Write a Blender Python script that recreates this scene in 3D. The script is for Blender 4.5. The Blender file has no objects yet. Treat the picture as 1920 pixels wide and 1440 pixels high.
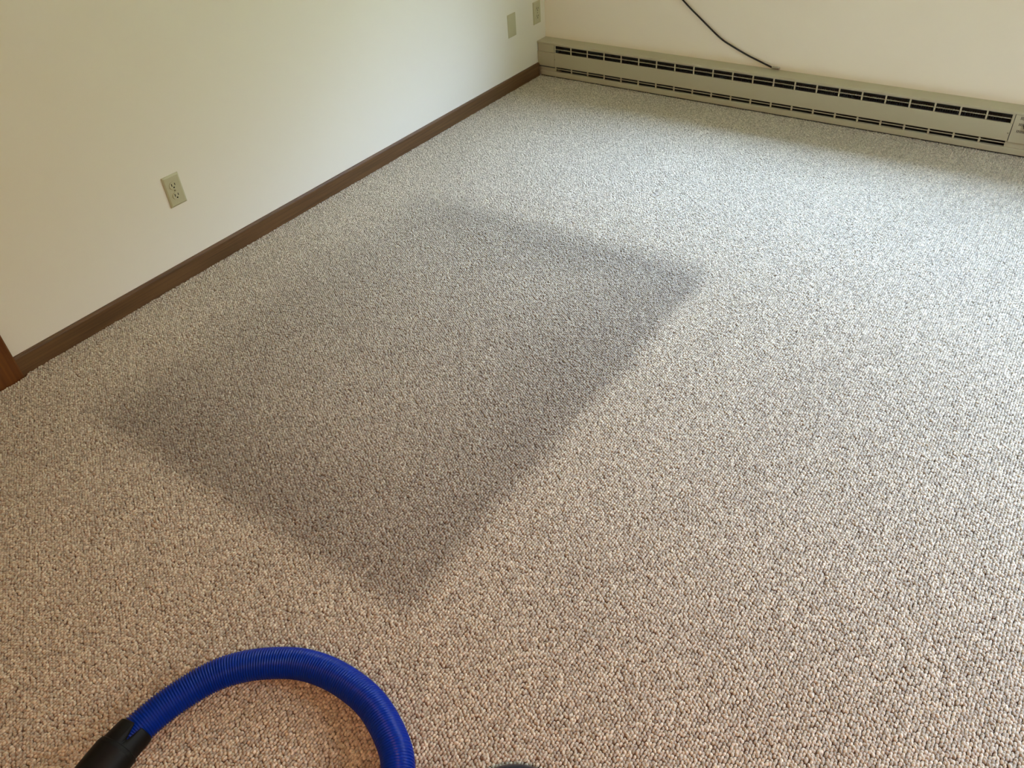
import bpy, bmesh, math, random
from mathutils import Vector, Matrix
random.seed(7)
sc = bpy.context.scene
C = sc.collection
R = math.radians
PI = math.pi

# ------------------------------------------------------------ camera
F_PX = 1505.757
yaw, pit, rol = 0.6572, -0.6917, -0.0806
fwd = Vector((-math.sin(yaw)*math.cos(pit), math.cos(yaw)*math.cos(pit), math.sin(pit)))
rt = Vector((math.cos(yaw), math.sin(yaw), 0))
up = rt.cross(fwd)
r2 = rt*math.cos(rol) + up*math.sin(rol)
u2 = up*math.cos(rol) - rt*math.sin(rol)
cam = bpy.data.cameras.new('camera')
cam.sensor_fit = 'HORIZONTAL'; cam.sensor_width = 36.0
cam.lens = F_PX/1920*36.0
cam.clip_start = 0.02; cam.clip_end = 200
camo = bpy.data.objects.new('camera', cam); C.objects.link(camo)
M = Matrix((r2, u2, -fwd)).transposed().to_4x4()
M.translation = Vector((2.6062, -3.9442, 1.5782))
camo.matrix_world = M
sc.camera = camo

# ------------------------------------------------------------ exposure
vs = sc.view_settings
vs.view_transform = 'Standard'; vs.look = 'None'; vs.gamma = 1.0; vs.use_curve_mapping = False
vs.exposure = 0.0
sc.cycles.max_bounces = 10; sc.cycles.diffuse_bounces = 7
sc.cycles.use_denoising = True
sc.cycles.denoising_input_passes = 'RGB_ALBEDO_NORMAL'
sc.cycles.denoising_prefilter = 'ACCURATE'

# ------------------------------------------------------------ world: bright overcast sky above a dark tree line
SKY = 86.0
w = bpy.data.worlds.new('sky'); sc.world = w; w.use_nodes = True
nt = w.node_tree; nt.nodes.clear()
out = nt.nodes.new('ShaderNodeOutputWorld'); bg = nt.nodes.new('ShaderNodeBackground')
tc = nt.nodes.new('ShaderNodeTexCoord'); sx = nt.nodes.new('ShaderNodeSeparateXYZ')
cr = nt.nodes.new('ShaderNodeValToRGB')
nt.links.new(tc.outputs['Generated'], sx.inputs[0])
nt.links.new(sx.outputs['Z'], cr.inputs[0])
e = cr.color_ramp.elements
e[0].position = 0.0; e[0].color = (0.03, 0.035, 0.02, 1)
e[1].position = 1.0; e[1].color = (0.45, 0.64, 1.0, 1)
for p, c in ((0.30, (0.05, 0.055, 0.035, 1)), (0.46, (0.22, 0.26, 0.33, 1)), (0.60, (0.41, 0.57, 0.88, 1))):
    k = e.new(p); k.color = c
nt.links.new(cr.outputs[0], bg.inputs[0]); bg.inputs[1].default_value = SKY
nt.links.new(bg.outputs[0], out.inputs[0])

# added warm fill light, unseen behind the camera (its glass shade is built below)
FILL_POS = (3.1, -4.3, 2.30)
ld = bpy.data.lights.new('fill_light', 'AREA'); ld.shape = 'DISK'; ld.size = 0.34; ld.energy = 33; ld.color = (1.0, 0.43, 0.26)
lo = bpy.data.objects.new('fill_light', ld); C.objects.link(lo); lo.location = FILL_POS

# ------------------------------------------------------------ helpers
def mat(name, col, rough=0.6, spec=0.5, metal=0.0):
    m = bpy.data.materials.new(name); m.use_nodes = True
    b = m.node_tree.nodes['Principled BSDF']
    b.inputs['Base Color'].default_value = (*col, 1)
    b.inputs['Roughness'].default_value = rough
    b.inputs['Specular IOR Level'].default_value = spec
    b.inputs['Metallic'].default_value = metal
    return m
def nd(m, t, **kw):
    n = m.node_tree.nodes.new(t)
    for k, v in kw.items(): setattr(n, k, v)
    return n
def lk(m, a, b): m.node_tree.links.new(a, b)
def bsdf(m): return m.node_tree.nodes['Principled BSDF']
def noise_bump(m, scale, strength, dist=0.001, detail=3):
    g = nd(m, 'ShaderNodeNewGeometry'); n = nd(m, 'ShaderNodeTexNoise'); n.inputs['Scale'].default_value = scale
    n.inputs['Detail'].default_value = detail
    b = nd(m, 'ShaderNodeBump'); b.inputs['Strength'].default_value = strength; b.inputs['Distance'].default_value = dist
    lk(m, g.outputs['Position'], n.inputs['Vector']); lk(m, n.outputs['Fac'], b.inputs['Height']); lk(m, b.outputs[0], bsdf(m).inputs['Normal'])
def noise_col(m, c1, c2, scale=(1, 1, 1), ns=5, detail=4, lo=0.3, hi=0.7):
    g = nd(m, 'ShaderNodeNewGeometry'); mp = nd(m, 'ShaderNodeMapping'); mp.inputs['Scale'].default_value = scale
    n = nd(m, 'ShaderNodeTexNoise'); n.inputs['Scale'].default_value = ns; n.inputs['Detail'].default_value = detail
    r = nd(m, 'ShaderNodeValToRGB'); r.color_ramp.elements[0].position = lo; r.color_ramp.elements[1].position = hi
    r.color_ramp.elements[0].color = (*c1, 1); r.color_ramp.elements[1].color = (*c2, 1)
    lk(m, g.outputs['Position'], mp.inputs[0]); lk(m, mp.outputs[0], n.inputs['Vector']); lk(m, n.outputs['Fac'], r.inputs[0])
    lk(m, r.outputs[0], bsdf(m).inputs['Base Color'])
def obj(name, bm, m, parent=None, smooth=False):
    bmesh.ops.recalc_face_normals(bm, faces=bm.faces)
    me = bpy.data.meshes.new(name); bm.to_mesh(me); bm.free()
    if m: me.materials.append(m)
    if smooth:
        for p in me.polygons: p.use_smooth = True
    o = bpy.data.objects.new(name, me); C.objects.link(o)
    if parent: o.parent = parent
    return o
def tag(o, label=None, cat=None, group=None, kind=None):
    if label: o['label'] = label
    if cat: o['category'] = cat
    if group: o['group'] = group
    if kind: o['kind'] = kind
    return o
def struct(name, bm, m, parent=None):
    o = obj(name, bm, m, parent)
    if not parent: o['kind'] = 'structure'
    return o
def thing(name, label, cat, loc=(0, 0, 0), rot=(0, 0, 0), group=None):
    o = bpy.data.objects.new(name, None); C.objects.link(o); o.location = loc; o.rotation_euler = rot
    o.empty_display_size = 0.05
    return tag(o, label, cat, group)
def box(bm, x0, x1, y0, y1, z0, z1, bev=0.0):
    r = bmesh.ops.create_cube(bm, size=1)
    vs_ = r['verts']
    for v in vs_:
        v.co.x = (x0+x1)/2 + v.co.x*(x1-x0); v.co.y = (y0+y1)/2 + v.co.y*(y1-y0); v.co.z = (z0+z1)/2 + v.co.z*(z1-z0)
    if bev:
        ed = list({e_ for v in vs_ for e_ in v.link_edges})
        bmesh.ops.bevel(bm, geom=ed, offset=bev, segments=2, profile=0.5, affect='EDGES')
    return bm
def B(*a, bev=0.0):
    return box(bmesh.new(), *a, bev=bev)
def prism(bm, prof, axis_fn, a, b):
    """closed profile of (p, q) extruded from a to b; axis_fn(p, q, t) -> xyz"""
    n = len(prof)
    v0 = [bm.verts.new(axis_fn(p, q, a)) for p, q in prof]
    v1 = [bm.verts.new(axis_fn(p, q, b)) for p, q in prof]
    for i in range(n): bm.faces.new((v0[i], v0[(i+1) % n], v1[(i+1) % n], v1[i]))
    bm.faces.new(v0); bm.faces.new(v1)
    return bm
def catmull(pts, n):
    P = [Vector(p) for p in pts]; P = [2*P[0]-P[1]] + P + [2*P[-1]-P[-2]]
    o = []
    for i in range(1, len(P)-2):
        for k in range(n):
            t = k/n; a, b, c, d = P[i-1], P[i], P[i+1], P[i+2]
            o.append(0.5*((2*b)+(c-a)*t+(2*a-5*b+4*c-d)*t*t+(3*b-a-3*c+d)*t**3))
    o.append(P[-2]); return o
def resample(pts, step):
    L = [0]
    for i in range(1, len(pts)): L.append(L[-1]+(pts[i]-pts[i-1]).length)
    n = int(L[-1]/step); res = []; j = 0
    for k in range(n+1):
        s = L[-1]*k/n
        while j < len(L)-2 and L[j+1] < s: j += 1
        t = (s-L[j])/max(1e-9, L[j+1]-L[j]); res.append(pts[j].lerp(pts[j+1], t))
    return res, L[-1]
def sweep(bm, pts, rad, nseg=16, caps=True):
    """tube along pts; rad(i, theta) radius"""
    rings = []
    T0 = (pts[1]-pts[0]).normalized(); N = T0.orthogonal().normalized()
    if abs(T0.z) < 0.9:
        N = (Vector((0, 0, 1)) - T0*T0.z).normalized()
    for i, p in enumerate(pts):
        T = (pts[min(i+1, len(pts)-1)]-pts[max(i-1, 0)]).normalized()
        N = (N - T*N.dot(T)).normalized(); Bn = T.cross(N)
        rings.append([bm.verts.new(p + (N*math.cos(a)+Bn*math.sin(a))*rad(i, a)) for a in (2*PI*k/nseg for k in range(nseg))])
    for i in range(len(rings)-1):
        for k in range(nseg):
            bm.faces.new((rings[i][k], rings[i][(k+1) % nseg], rings[i+1][(k+1) % nseg], rings[i+1][k]))
    if caps: bm.faces.new(rings[0]); bm.faces.new(rings[-1])
    return rings

# ------------------------------------------------------------ materials
m_wall = mat('wall_paint', (0.79, 0.765, 0.66), 0.75, 0.25); noise_bump(m_wall, 220, 0.25, 0.0006)
m_back_lifted = mat('wall_paint_back_lifted', (0.88, 0.79, 0.63), 0.75, 0.25); noise_bump(m_back_lifted, 220, 0.25, 0.0006)  # wall paint made lighter and warmer in place of missing bounce light
m_ceil = mat('ceiling_paint', (0.86, 0.85, 0.80), 0.9, 0.1)
m_wood = mat('baseboard_wood', (0.12, 0.06, 0.02), 0.45, 0.4); noise_col(m_wood, (0.085, 0.045, 0.018), (0.15, 0.078, 0.030), (30, 1.2, 40), 3)
m_case = mat('casing_wood', (0.16, 0.06, 0.012), 0.45, 0.4); noise_col(m_case, (0.10, 0.032, 0.006), (0.17, 0.060, 0.011), (30, 30, 1.5), 3)
m_door = mat('door_wood', (0.30, 0.15, 0.05), 0.5, 0.4); noise_col(m_door, (0.22, 0.10, 0.03), (0.32, 0.16, 0.06), (25, 25, 1.5), 3)
m_alm = mat('almond_enamel', (0.455, 0.405, 0.265), 0.42, 0.4)
m_dark = mat('heater_inside', (0.075, 0.088, 0.082), 0.6, 0.3)
m_fin = mat('heater_fins', (0.10, 0.115, 0.115), 0.35, 0.5, 0.6)
m_plate = mat('ivory_plastic', (0.49, 0.47, 0.30), 0.35, 0.5)
m_slot = mat('slot_black', (0.012, 0.011, 0.009), 0.6, 0.2)
m_screw = mat('screw_metal', (0.25, 0.22, 0.14), 0.4, 0.5, 0.6)
m_cable = mat('black_cable', (0.012, 0.010, 0.008), 0.4, 0.4)
m_silver = mat('nickel_connector', (0.45, 0.42, 0.34), 0.35, 0.5, 0.9)
m_hose = mat('blue_vinyl', (0.0, 0.022, 0.27), 0.25, 0.18)
m_cuff = mat('black_rubber', (0.004, 0.004, 0.0035), 0.5, 0.2); noise_bump(m_cuff, 60, 0.15, 0.001)
m_navy = mat('navy_black_plastic', (0.006, 0.012, 0.022), 0.3, 0.5)
m_white = mat('window_vinyl', (0.80, 0.80, 0.77), 0.4, 0.4)
m_glass = bpy.data.materials.new('window_glass'); m_glass.use_nodes = True
gt = m_glass.node_tree; gt.nodes.clear()
go = gt.nodes.new('ShaderNodeOutputMaterial'); gm = gt.nodes.new('ShaderNodeMixShader'); gm.inputs[0].default_value = 0.06
ga = gt.nodes.new('ShaderNodeBsdfTransparent'); gb = gt.nodes.new('ShaderNodeBsdfGlossy'); gb.inputs['Roughness'].default_value = 0.02
gt.links.new(ga.outputs[0], gm.inputs[1]); gt.links.new(gb.outputs[0], gm.inputs[2]); gt.links.new(gm.outputs[0], go.inputs[0])
m_grass = mat('lawn', (0.06, 0.09, 0.03), 0.9, 0.1)
m_ext = mat('shading_eave_paint', (0.35, 0.33, 0.30), 0.8, 0.1)

def carpet_mat(name, base_scale, rnd=True):
    m = mat(name, (0.5, 0.42, 0.34), 0.85, 0.15)
    b = bsdf(m)
    b.inputs['Sheen Weight'].default_value = 0.35; b.inputs['Sheen Roughness'].default_value = 0.45
    b.inputs['Sheen Tint'].default_value = (0.95, 0.98, 1, 1)
    g = nd(m, 'ShaderNodeNewGeometry'); s = nd(m, 'ShaderNodeSeparateXYZ')
    # wobble the outline of the soiled patch a little
    n = nd(m, 'ShaderNodeTexNoise'); n.inputs['Scale'].default_value = 3.0; n.inputs['Detail'].default_value = 4
    lk(m, g.outputs['Position'], n.inputs['Vector'])
    v = nd(m, 'ShaderNodeVectorMath', operation='SCALE'); v.inputs['Scale'].default_value = 0.08
    sub = nd(m, 'ShaderNodeVectorMath', operation='SUBTRACT'); sub.inputs[1].default_value = (0.5, 0.5, 0.5)
    lk(m, n.outputs['Color'], sub.inputs[0]); lk(m, sub.outputs[0], v.inputs[0])
    ad = nd(m, 'ShaderNodeVectorMath', operation='ADD'); lk(m, g.outputs['Position'], ad.inputs[0]); lk(m, v.outputs[0], ad.inputs[1])
    lk(m, ad.outputs[0], s.inputs[0])
    def mr(src, a, b_, c, d, sm=True):
        r = nd(m, 'ShaderNodeMapRange'); r.interpolation_type = 'SMOOTHSTEP' if sm else 'LINEAR'
        for i, x in enumerate((a, b_, c, d)): r.inputs[i+1].default_value = x
        lk(m, src, r.inputs[0]); return r.outputs[0]
    def mul(a, b_):
        q = nd(m, 'ShaderNodeMath', operation='MULTIPLY')
        for i, x in enumerate((a, b_)):
            if isinstance(x, (int, float)): q.inputs[i].default_value = x
            else: lk(m, x, q.inputs[i])
        return q.outputs[0]
    def add(a, b_, op='ADD'):
        q = nd(m, 'ShaderNodeMath', operation=op)
        for i, x in enumerate((a, b_)):
            if isinstance(x, (int, float)): q.inputs[i].default_value = x
            else: lk(m, x, q.inputs[i])
        return q.outputs[0]
    X, Y = s.outputs['X'], s.outputs['Y']
    right = mr(X, 1.66, 1.74, 1, 0); left = mr(X, 0.22, 0.55, 0, 1)
    near = mr(Y, -3.28, -3.19, 0, 1); far = mr(Y, -1.66, -1.46, 1, 0)
    inside = mul(mul(right, left), mul(near, far))
    # rim of heavier soil along the right and near sides, lighter towards the middle and the wall
    rim = add(add(mr(X, 1.15, 1.66, 0, 1), mr(Y, -3.2, -2.75, 1, 0), 'MAXIMUM'), mul(mr(Y, -1.95, -1.6, 0, 1), mr(X, 0.5, 1.3, 0.25, 1)), 'MAXIMUM')
    stain = mul(inside, add(0.18, mul(rim, 0.16)))
    # faint traffic soiling elsewhere
    n2 = nd(m, 'ShaderNodeTexNoise'); n2.inputs['Scale'].default_value = 1.7; n2.inputs['Detail'].default_value = 5
    lk(m, g.outputs['Position'], n2.inputs['Vector'])
    soil = mr(n2.outputs['Fac'], 0.35, 0.7, 0.0, 0.05)
    fac = add(1.0, add(stain, soil), 'SUBTRACT')
    # yarn flecks
    n3 = nd(m, 'ShaderNodeTexNoise'); n3.inputs['Scale'].default_value = 160; n3.inputs['Detail'].default_value = 2
    lk(m, g.outputs['Position'], n3.inputs['Vector'])
    ramp = nd(m, 'ShaderNodeValToRGB'); el = ramp.color_ramp.elements
    el[0].position = 0.3; el[0].color = (0.37*base_scale, 0.315*base_scale, 0.226*base_scale, 1)
    el[1].position = 0.72; el[1].color = (0.67*base_scale, 0.605*base_scale, 0.457*base_scale, 1)
    lk(m, n3.outputs['Fac'], ramp.inputs[0])
    src = ramp.outputs[0]
    oi = nd(m, 'ShaderNodeObjectInfo')
    if rnd: fac = mul(fac, mr(oi.outputs['Random'], 0, 1, 0.70, 1.18, False))
    mx = nd(m, 'ShaderNodeVectorMath', operation='SCALE'); lk(m, src, mx.inputs[0]); lk(m, fac, mx.inputs['Scale'])
    lk(m, mx.outputs[0], b.inputs['Base Color'])
    return m
m_pile = carpet_mat('carpet_yarn', 1.0)
m_backing = carpet_mat('carpet_backing', 0.42, False)

# ------------------------------------------------------------ room shell
W_, D_, H_ = 4.3, 6.0, 2.44
WX0, WX1, WZ0, WZ1 = 1.12, 2.82, 0.80, 2.10      # window over the heater
T = 0.22
FZ = -0.0080
struct('floor', B(-0.1, W_+T, -D_-0.1, T, -0.12, FZ), m_backing)
struct('ceiling', B(-0.1, W_+0.1, -D_-0.1, T, H_, H_+0.1), m_ceil)
DY0, DY1 = -4.15, -3.315                           # door opening in the left wall
bm = bmesh.new()
box(bm, -0.12, 0, DY1, 0, -0.12, H_); box(bm, -0.12, 0, -D_, DY0, -0.12, H_); box(bm, -0.12, 0, DY0, DY1, 2.05, H_)
struct('wall_left', bm, m_wall)
bm = bmesh.new()
box(bm, -0.12, W_+0.12, 0, T, -0.12, WZ0); box(bm, -0.12, W_+0.12, 0, T, WZ1, H_)
box(bm, -0.12, WX0, 0, T, WZ0, WZ1); box(bm, WX1, W_+0.12, 0, T, WZ0, WZ1)
struct('wall_back', bm, m_back_lifted)
RY0, RY1 = -2.48, -1.50  # opening for the added fill window
bm = bmesh.new()
box(bm, W_, W_+T, -D_, 0, -0.12, WZ0); box(bm, W_, W_+T, -D_, 0, WZ1, H_); box(bm, W_, W_+T, -D_, RY0, WZ0, WZ1); box(bm, W_, W_+T, RY1, 0, WZ0, WZ1)
struct('wall_right', bm, m_wall)
struct('wall_front', B(-0.12, W_+0.12, -D_-0.12, -D_, -0.12, H_), m_wall)
# window over the heater (above the picture)
def window(name, loc, rz, wl):
    win = bpy.data.objects.new(name, None); C.objects.link(win); win.location = loc; win.rotation_euler = (0, 0, rz); win['kind'] = 'structure'
    hl = WZ1-WZ0; bm = bmesh.new()
    for a in ((0, wl, -0.07, -0.01, 0, 0.05), (0, wl, -0.07, -0.01, hl-0.05, hl), (0, 0.05, -0.07, -0.01, 0.05, hl-0.05), (wl-0.05, wl, -0.07, -0.01, 0.05, hl-0.05), (wl/2-0.03, wl/2+0.03, -0.07, -0.01, 0.05, hl-0.05)):
        box(bm, *a)
    struct('window_frame', bm, m_white, win)
    for a, b in ((0.05, wl/2-0.03), (wl/2+0.03, wl-0.05)):
        struct('pane', B(a, b, -0.045, -0.040, 0.05, hl-0.05), m_glass, win)
    struct('window_sill', B(0.001, wl-0.001, -T-0.03, -0.07, -0.001, 0.020), m_white, win)
def portal(x, y, rz, wl):
    p = bpy.data.lights.new('window_portal', 'AREA'); p.shape = 'RECTANGLE'; p.size = wl; p.size_y = WZ1-WZ0; p.cycles.is_portal = True
    o = bpy.data.objects.new('window_portal', p); C.objects.link(o); o.location = (x, y, (WZ0+WZ1)/2); o.rotation_euler = (-PI/2, 0, rz)
portal((WX0+WX1)/2, T-0.005, 0, WX1-WX0); portal(W_+T-0.005, (RY0+RY1)/2, -PI/2, RY1-RY0)
window('window_1', (WX0, T, WZ0), 0, WX1-WX0)
window('fill_window', (W_+T, RY1, WZ0), -PI/2, RY1-RY0)  # unseen window added on the right wall to brighten the room
# unseen roof eave added to cut off high sky light, and the lawn outside
struct('shading_eave', B(-1.5, W_+1.5, T, T+0.30, 2.34, 2.42), m_ext)
struct('ground', B(-20, 25, -20, 30, -0.6, -0.5), m_grass)

# baseboard: rounded top, along the left wall up to the heater
CY = -3.2252
prof = [(0.0, FZ), (0.012, FZ), (0.012, 0.0625), (0.0105, 0.067), (0.007, 0.0702), (0.0, 0.0705)]
struct('baseboard_left', prism(bmesh.new(), prof, lambda p, q, t: (p, t, q), CY+0.0005, -0.0905), m_wood)
struct('baseboard_right', prism(bmesh.new(), prof, lambda p, q, t: (W_-p, t, q), -D_, 0), m_wood)
struct('baseboard_front', prism(bmesh.new(), prof, lambda p, q, t: (t, -D_+p, q), 0, W_), m_wood)
# door casing
cp = [(0.0, 0), (0.016, 0), (0.0175, -0.006), (0.0175, -0.086), (0.014, -0.093), (0.0, -0.095)]
bm = bmesh.new()
prism(bm, cp, lambda p, q, t: (p, CY+q, t), FZ, 2.11)
struct('trim_1', bm, m_case)
struct('trim_2', prism(bmesh.new(), cp, lambda p, q, t: (p, DY0-0.092-q, t), FZ, 2.11), m_case)
struct('trim_3', B(0, 0.0165, DY0+0.0035, CY-0.0955, 2.04, 2.11), m_case)
d = struct('door_1', B(-0.06, -0.022, DY0+0.003, DY1-0.003, 0.006, 2.045), m_door)
bm = bmesh.new(); sweep(bm, [Vector((-0.022+x, DY0+0.07, 0.95)) for x in (0.0, 0.012, 0.03, 0.042, 0.055, 0.068, 0.074)], lambda i, a: (0.03, 0.012, 0.012, 0.022, 0.027, 0.022, 0.008)[i], 20)
hnd = obj('door_knob', bm, m_silver, d, True)

# ------------------------------------------------------------ carpet pile: loops in rows, over the floor slab
def carpet_pile():
    px, py = 0.0068, 0.0078
    pts = []; rot = []; scl = []
    rnd = random.Random(3)
    nx = int(4.26/px); ny = int(4.6/py)
    for i in range(nx):
        x0 = 0.0155 + i*px
        off = (i % 2)*py*0.5 + rnd.uniform(-0.0012, 0.0012)
        for j in range(ny):
            y = -0.084 - j*py - off
            x = x0 + rnd.gauss(0, 0.0006); y += rnd.gauss(0, 0.0011)
            if x < 0.0145: x = 0.0145
            if y < CY+0.01 and x < 0.024: continue
            hi = rnd.random()
            pts.extend((x, y, -0.0035 + (0.0012 if hi > 0.6 else 0.0) + rnd.uniform(-0.0006, 0.0006)))
            rot.extend((rnd.gauss(0, 0.25), rnd.gauss(0, 0.3), rnd.gauss(0.12, 0.32)))
            s = rnd.uniform(0.88, 1.12)
            scl.extend((0.0035*s, 0.0050*s*rnd.uniform(0.9, 1.1), 0.0047*s))
    n = len(pts)//3
    me = bpy.data.meshes.new('carpet_pile'); me.vertices.add(n); me.vertices.foreach_set('co', pts)
    a = me.attributes.new('tuft_rotation', 'FLOAT_VECTOR', 'POINT'); a.data.foreach_set('vector', rot)
    a = me.attributes.new('tuft_scale', 'FLOAT_VECTOR', 'POINT'); a.data.foreach_set('vector', scl)
    me.materials.append(m_pile)
    o = bpy.data.objects.new('carpet_pile', me); C.objects.link(o)
    g = bpy.data.node_groups.new('pile', 'GeometryNodeTree')
    g.interface.new_socket('Geometry', in_out='INPUT', socket_type='NodeSocketGeometry')
    g.interface.new_socket('Geometry', in_out='OUTPUT', socket_type='NodeSocketGeometry')
    N = g.nodes.new; L = g.links.new
    gi = N('NodeGroupInput'); gout = N('NodeGroupOutput'); ip = N('GeometryNodeInstanceOnPoints')
    ico = N('GeometryNodeMeshIcoSphere'); ico.inputs['Radius'].default_value = 1.0; ico.inputs['Subdivisions'].default_value = 2
    sm = N('GeometryNodeSetShadeSmooth'); st = N('GeometryNodeSetMaterial'); st.inputs['Material'].default_value = m_pile
    ar = N('GeometryNodeInputNamedAttribute'); ar.data_type = 'FLOAT_VECTOR'; ar.inputs['Name'].default_value = 'tuft_rotation'
    as_ = N('GeometryNodeInputNamedAttribute'); as_.data_type = 'FLOAT_VECTOR'; as_.inputs['Name'].default_value = 'tuft_scale'
    er = N('FunctionNodeEulerToRotation')
    L(ico.outputs['Mesh'], sm.inputs['Geometry']); L(sm.outputs['Geometry'], st.inputs['Geometry'])
    L(gi.outputs[0], ip.inputs['Points']); L(st.outputs['Geometry'], ip.inputs['Instance'])
    L(ar.outputs['Attribute'], er.inputs[0]); L(er.outputs[0], ip.inputs['Rotation']); L(as_.outputs['Attribute'], ip.inputs['Scale'])
    L(ip.outputs['Instances'], gout.inputs[0])
    mo = o.modifiers.new('pile', 'NODES'); mo.node_group = g
    tag(o, 'beige loop pile wall-to-wall carpet with a large darker rectangular soiled patch', 'carpet', kind='stuff')
carpet_pile()

# ------------------------------------------------------------ electric baseboard heater along the back wall
HD = 0.0887; HL = 2.62
heat = thing('baseboard_heater', 'long almond enamel electric baseboard heater running along the back wall', 'heater', (0, 0, 0))
g0, gp = 0.116, 0.1033
x0s, x1s = 0.113, 2.390
yf = -HD
# back and inside
bm = bmesh.new(); box(bm, 0.001, HL, -0.012, -0.0005, 0.004, 0.184); box(bm, 0.112, 2.392, -0.030, -0.012, 0.02, 0.176); box(bm, 0.1112, 0.1135, yf+0.012, -0.012, 0.033, 0.176); box(bm, 2.3895, 2.3915, yf+0.012, -0.012, 0.033, 0.176)
obj('back_plate', bm, m_dark, heat)
# finned element seen through the slots
bm = bmesh.new()
box(bm, 0.15, 2.36, -0.070, -0.034, 0.128, 0.134)
for i in range(220):
    x = 0.15 + i*0.01; box(bm, x, x+0.0007, -0.072, -0.034, 0.080, 0.145)
obj('heating_element', bm, m_fin, heat)
# top cover with a turned-down lip
tp = [(-0.0005, 0.1855), (-0.0005, 0.1865), (yf+0.001, 0.1862), (yf-0.001, 0.1850), (yf-0.0015, 0.1835), (yf-0.0015, 0.1768), (yf+0.0005, 0.1762), (yf+0.0005, 0.1838), (yf+0.003, 0.1850)]
obj('top_cover', prism(bmesh.new(), tp, lambda p, q, t: (t, p, q), 0.0005, HL), m_alm, heat)
# upper grille: frame bars set a little behind the lip
bm = bmesh.new()
for i in range(23):
    x = g0 + gp*i; wd = 0.0034
    a, b = x-wd, x+wd
    if i == 22: a, b = x-0.008, x+0.0015
    if i == 0: a, b = x-0.002, x+0.004
    box(bm, a, b, yf+0.0008, yf+0.0025, 0.134, 0.177)
box(bm, g0, g0+gp*22, yf-0.0002, yf+0.010, 0.1535, 0.1550)
box(bm, g0, g0+gp*22, yf+0.002, yf+0.004, 0.1725, 0.178)
obj('upper_grille', bm, m_alm, heat)
# front panel, gently folded edges
fp = [(yf+0.010, 0.1335), (yf+0.001, 0.1355), (yf-0.0008, 0.1345), (yf-0.0008, 0.0605), (yf+0.0005, 0.0590), (yf+0.010, 0.0605), (yf+0.010, 0.0615), (yf+0.0010, 0.0610), (yf+0.0006, 0.0620), (yf+0.0006, 0.1330)]
obj('front_panel', prism(bmesh.new(), fp, lambda p, q, t: (t, p, q), x0s, x1s), m_alm, heat)
# lower grille and bottom rail
bm = bmesh.new()
for i in range(23):
    x = g0 + gp*i; box(bm, x-0.0042, x+0.0042, yf+0.0040, yf+0.0055, 0.030, 0.061)
box(bm, g0, g0+gp*22, yf+0.0035, yf+0.006, 0.0468, 0.0500)
obj('lower_grille', bm, m_alm, heat)
rp = [(yf+0.014, 0.033), (yf-0.0005, 0.0325), (yf-0.0015, 0.031), (yf-0.0015, 0.0075), (yf, 0.006), (yf+0.02, 0.006), (yf+0.02, 0.0075), (yf+0.001, 0.0085), (yf+0.001, 0.0305), (yf+0.014, 0.0318)]
obj('bottom_rail', prism(bmesh.new(), rp, lambda p, q, t: (t, p, q), 0.020, HL), m_alm, heat)
bm = bmesh.new(); box(bm, 0.02, HL, yf+0.018, yf+0.03, -0.004, 0.0065)
obj('toe_shade_strip', bm, m_dark, heat)  # dark strip standing in for the shade under the rail
# left end box: two plates with a seam, recessed foot
bm = bmesh.new()
box(bm, 0.0065, 0.1105, yf-0.0002, yf+0.02, 0.1352, 0.1755, 0.0006); box(bm, 0.0012, 0.1115, yf-0.0006, yf+0.02, 0.0575, 0.1340, 0.0008)
box(bm, 0.016, 0.1135, yf+0.008, yf+0.02, 0.030, 0.0580); box(bm, 0.0012, 0.110, yf+0.02, -0.013, 0.01, 0.17)
obj('end_box', bm, m_alm, heat)
bm = bmesh.new(); box(bm, 0.0015, 0.112, yf+0.0045, yf+0.019, 0.050, 0.1765)
obj('seam_backing', bm, m_dark, heat)
# right end box with the thermostat
TX0, TX1 = 2.3925, 2.60
ctl = obj('thermostat_box', (lambda b: (box(b, TX0, TX1, yf-0.0008, yf+0.02, 0.0575, 0.1755, 0.0008), box(b, TX0, TX1, yf+0.008, yf+0.02, 0.030, 0.0575), box(b, TX0+0.001, HL, yf+0.02, -0.013, 0.01, 0.17), b)[-1])(bmesh.new()), m_alm, heat)
bm = bmesh.new()
def vents(z, h, x0, n):
    for i in range(n):
        x = x0+i*0.0052
        if (x-2.4475)**2 + (z-0.133)**2 < 0.0165**2: continue
        box(bm, x, x+0.0024, yf-0.0012, yf-0.0004, z-h/2, z+h/2)
vents(0.1630, 0.0125, 2.4135, 14); vents(0.1365, 0.011, 2.4135, 14); vents(0.1075, 0.011, 2.4130, 14)
obj('vent_slots', bm, m_slot, ctl)
bm = bmesh.new()
sweep(bm, [Vector((2.4475, yf+y, 0.133)) for y in (0.0, -0.003, -0.012, -0.0135)], lambda i, a: (0.0155, 0.0155, 0.0135, 0.011)[i]*(1+0.02*math.cos(12*a)), 48)
obj('thermostat_knob', bm, m_slot, ctl, False)
# screw of the front panel, small chip
bm = bmesh.new()
sweep(bm, [Vector((0.1145, yf-0.0005, 0.0985)), Vector((0.1145, yf-0.0022, 0.0985))], lambda i, a: (0.003, 0.0022)[i], 14)
obj('panel_screw', bm, m_screw, heat)
bm = bmesh.new(); sweep(bm, [Vector((2.384, yf-0.0005, 0.0935)), Vector((2.384, yf-0.0022, 0.0935))], lambda i, a: (0.003, 0.0022)[i], 14)
obj('panel_screw', bm, m_screw, heat)

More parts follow.
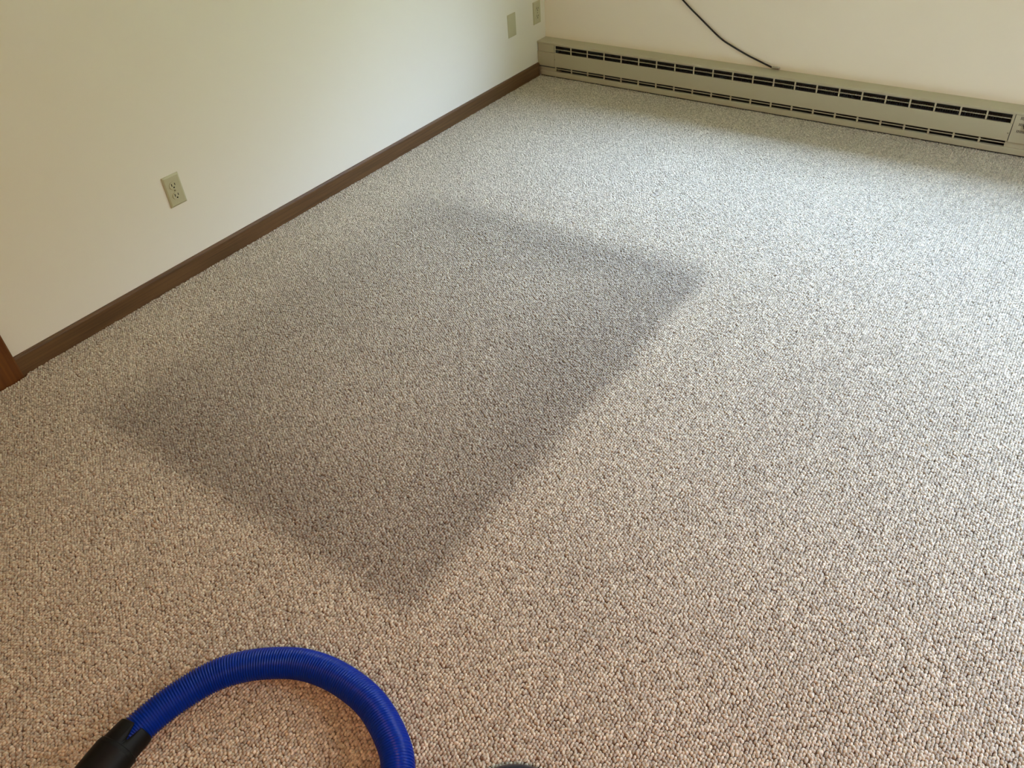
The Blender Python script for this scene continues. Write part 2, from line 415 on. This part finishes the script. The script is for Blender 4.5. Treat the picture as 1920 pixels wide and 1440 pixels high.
# ------------------------------------------------------------ wall plates on the left wall (local frame: x out of wall, y along, z up)
PWd, PHt = 0.070, 0.1143
def frustum(bm, y0, y1, z0, z1, x0, x1, ins):
    v = [bm.verts.new(p) for p in ((x0, y0, z0), (x0, y1, z0), (x0, y1, z1), (x0, y0, z1))]
    mid = x0+(x1-x0)*0.45
    vm = [bm.verts.new(p) for p in ((mid, y0, z0), (mid, y1, z0), (mid, y1, z1), (mid, y0, z1))]
    t = [bm.verts.new(p) for p in ((x1, y0+ins, z0+ins), (x1, y1-ins, z0+ins), (x1, y1-ins, z1-ins), (x1, y0+ins, z1-ins))]
    for A, B_ in ((v, vm), (vm, t)):
        for i in range(4): bm.faces.new((A[i], A[(i+1) % 4], B_[(i+1) % 4], B_[i]))
    bm.faces.new(t); bm.faces.new(v)
def disc(bm, cy, cz, r, x0, x1, n=24, squash=1.0, flat=None):
    A = []; Bv = []
    for k in range(n):
        a = 2*PI*k/n; y = r*math.cos(a); z = r*math.sin(a)*squash
        if flat: y = max(-flat, min(flat, y))
        A.append(bm.verts.new((x0, cy+y, cz+z))); Bv.append(bm.verts.new((x1, cy+y*0.97, cz+z*0.97)))
    for k in range(n): bm.faces.new((A[k], A[(k+1) % n], Bv[(k+1) % n], Bv[k]))
    bm.faces.new(Bv)
def plate_bm(ins):
    bm = bmesh.new(); frustum(bm, -PWd/2, PWd/2, -PHt/2, PHt/2, 0.0, 0.006, ins); return bm
def duplex(y, z, label):
    t = thing('wall_outlet', label, 'outlet', (0.0, y, z), group=None)
    obj('cover_plate', plate_bm(0.006), m_plate, t)
    for s in (1, -1):
        bm = bmesh.new(); disc(bm, 0, s*0.0195, 0.0172, 0.0055, 0.0078, 32, 0.83, 0.0165)
        rc = obj('receptacle', bm, m_plate, t)
        bm = bmesh.new()
        zc = s*0.0195+0.003
        box(bm, 0.0070, 0.0081, -0.0082, -0.0052, zc-0.0046, zc+0.0050); box(bm, 0.0070, 0.0081, 0.0052, 0.0080, zc-0.0038, zc+0.0042)
        disc(bm, 0, s*0.0195-0.0074, 0.0030, 0.0070, 0.0081, 14)
        obj('slots', bm, m_slot, rc)
    bm = bmesh.new(); disc(bm, 0, 0, 0.0028, 0.0058, 0.0070, 16); box(bm, 0.0068, 0.0073, -0.0024, 0.0024, -0.0004, 0.0004)
    obj('screw', bm, m_screw, t)
    return t
duplex(-2.4756, 0.336, 'ivory duplex outlet alone on the left wall, farthest from the room corner')
duplex(-0.0822, 0.3334, 'shaded ivory duplex outlet on the left wall close beside the room corner')
t = thing('blank_wall_plate', 'plain ivory blank cover plate on the left wall, without any sockets', 'wall plate', (0, -0.3222, 0.3302))
obj('cover_plate', plate_bm(0.003), m_plate, t)
for s in (1, -1):
    bm = bmesh.new(); disc(bm, 0, s*0.0415, 0.0026, 0.0058, 0.0068, 14)
    obj('screw', bm, m_plate, t)

# ------------------------------------------------------------ coaxial cable dangling down the back wall onto the heater
t = thing('coaxial_cable', 'thin black coaxial cable dangling down the back wall onto the heater top', 'cable', (1.35, -0.01, 0.1865))
ox = Vector((1.35, -0.01, 0.1865))
pts = [(0.50, -0.012, 0.86), (0.56, -0.012, 0.745), (0.66, -0.012, 0.60), (0.82, -0.010, 0.457), (0.93, -0.009, 0.374), (1.033, -0.009, 0.301), (1.095, -0.010, 0.272), (1.178, -0.012, 0.240), (1.25, -0.013, 0.217), (1.312, -0.014, 0.198)]
pp, _ = resample([p-ox for p in catmull(pts, 12)], 0.006)
bm = bmesh.new(); sweep(bm, pp, lambda i, a: 0.0041, 12)
obj('sheath', bm, m_cable, t, True)
d0 = Vector((1.312, -0.014, 0.198))-ox; dd = Vector((1, -0.02, -0.02)).normalized()
bm = bmesh.new()
prof_c = [(0.0, 0.0042), (0.006, 0.0048), (0.0062, 0.0070), (0.010, 0.0072), (0.0102, 0.0046), (0.014, 0.0046), (0.0142, 0.0062), (0.036, 0.0062), (0.0385, 0.0052)]
sweep(bm, [d0+dd*s for s, _ in prof_c], lambda i, a: prof_c[i][1]*(1.0+0.05*abs(math.cos(3*a))), 24)
tag(obj('connector', bm, m_silver, t), 'silver screw-on connector')

# ------------------------------------------------------------ fixture of the added fill lamp, unseen behind the camera
t = thing('fill_lamp', 'added fill lamp out of view, round and flush with a brass ring', 'ceiling lamp', (FILL_POS[0], FILL_POS[1], H_))
bm = bmesh.new(); sweep(bm, [Vector((0, 0, -z)) for z in (0.0, 0.02, 0.05, 0.125, 0.135)], lambda i, a: (0.10, 0.19, 0.20, 0.20, 0.195)[i], 40, caps=False)
obj('shade', bm, m_screw, t, True)

# ------------------------------------------------------------ blue vacuum hose
HR = 0.0335
hz = HR + 0.0005
hp = [(1.4375, -3.800), (1.4330, -3.765), (1.441, -3.695), (1.467, -3.612), (1.5075, -3.5535), (1.569, -3.503), (1.632, -3.472), (1.712, -3.458), (1.803, -3.464), (1.888, -3.497), (1.940, -3.537), (2.0, -3.62), (2.025, -3.73), (2.0, -3.85), (1.93, -3.97), (1.83, -4.07)]
t = thing('vacuum_hose', 'ribbed blue vacuum hose curving over the carpet, ending in a black cuff', 'hose', (1.65, -3.6, 0.0))
o3 = Vector((1.65, -3.6, 0.0))
line = catmull([Vector((x, y, hz))-o3 for x, y in hp], 24)
pitch = 0.0058; per = 6
pp, Ln = resample(line, pitch/per)
bm = bmesh.new()
rr = (0.0, 0.55, 1.0, 1.0, 0.55, 0.0)
def hrad(i, a):
    ph = (i/per + a/(2*PI)) % 1.0
    c = 0.5-0.5*math.cos(2*PI*ph)
    return HR - 0.0026 + 0.0026*min(1.0, c*1.35)
sweep(bm, pp, hrad, 36)
obj('ribbed_tube', bm, m_hose, t, True)
# cuff: slotted sleeve, step, wider body
cu0 = Vector((1.4335, -3.772, hz+0.002))-o3; cd = Vector((0.20, -1, 0.0)).normalized()
cup = Vector((0, 0, 1)); cs = cd.cross(cup).normalized()
bm = bmesh.new()
NS = 144
prof_u = [(0.0, 0.0358), (0.002, 0.0376), (0.012, 0.0384), (0.030, 0.0390), (0.046, 0.0396), (0.0475, 0.0420), (0.056, 0.0432), (0.085, 0.0435), (0.120, 0.0435), (0.122, 0.0455), (0.132, 0.0455), (0.134, 0.0420), (0.150, 0.0405), (0.215, 0.0370), (0.217, 0.0335), (0.150, 0.0335), (0.0, 0.0345)]
rings = []
for s, r in prof_u:
    ring = []
    for k in range(NS):
        a = 2*PI*k/NS
        # two tapered notches cut in the front rim, one on the upper side
        nt_ = 0.0
        for an in (-0.55, -0.55+PI):
            dlt = abs((a-an+PI) % (2*PI)-PI)
            nt_ = max(nt_, max(0.0, 1-(dlt/0.24)**0.9))
        ss = s + nt_*0.036*max(0.0, 1-s/0.046)
        rrk = r*(1-0.03*nt_*(1 if 0 < s < 0.046 else 0))
        if 0.001 < s < 0.21: rrk += 0.0006*math.cos(4*(a+0.55)+PI)
        ring.append(bm.verts.new(cu0 + cd*(ss-0.003) + (cup*math.cos(a)+cs*math.sin(a))*rrk + Vector((0, 0, max(0.0, min(1.0, s/0.06))*0.0085))))
    rings.append(ring)
for i in range(len(rings)):
    A, B_ = rings[i], rings[(i+1) % len(rings)]
    for k in range(NS): bm.faces.new((A[k], A[(k+1) % NS], B_[(k+1) % NS], B_[k]))
cf = obj('cuff', bm, m_cuff, t); tag(cf, 'black rubber cuff with notched rim')
md = cf.modifiers.new('edge', 'BEVEL'); md.width = 0.0006; md.segments = 2; md.limit_method = 'ANGLE'; md.angle_limit = R(35)

# ------------------------------------------------------------ dark curved pipe just peeking in at the bottom edge
t = None
cen = Vector((2.192, -3.509)); pr = 0.03
ang0 = math.atan2(-3.42-cen.y, 2.13-cen.x)
pts = []
bend = 0.095
for k in range(-3, 4):
    a = ang0 + k*R(26); pts.append(Vector((cen.x+bend*math.cos(a), cen.y+bend*math.sin(a), pr+0.001)))
tan0 = (pts[0]-pts[1]).normalized(); tan1 = (pts[-1]-pts[-2]).normalized()
pts = [pts[0]+tan0*0.16, pts[0]+tan0*0.08] + pts + [pts[-1]+tan1*0.08, pts[-1]+tan1*0.16]
pp, _ = resample(catmull(pts, 10), 0.006)
o4 = Vector((2.2, -3.52, 0)); pp = [p-o4 for p in pp]
npp = len(pp)
def erad(i, a):
    s = min(i, npp-1-i)*0.006
    return pr + (0.004 if 0.002 < s < 0.035 else 0.0)
bm = bmesh.new(); sweep(bm, pp, erad, 32)
el_ = obj('pipe_elbow', bm, m_navy, None, True); el_.location = o4
tag(el_, 'dark navy curved pipe elbow just showing at the bottom edge, right of the blue hose', 'pipe')
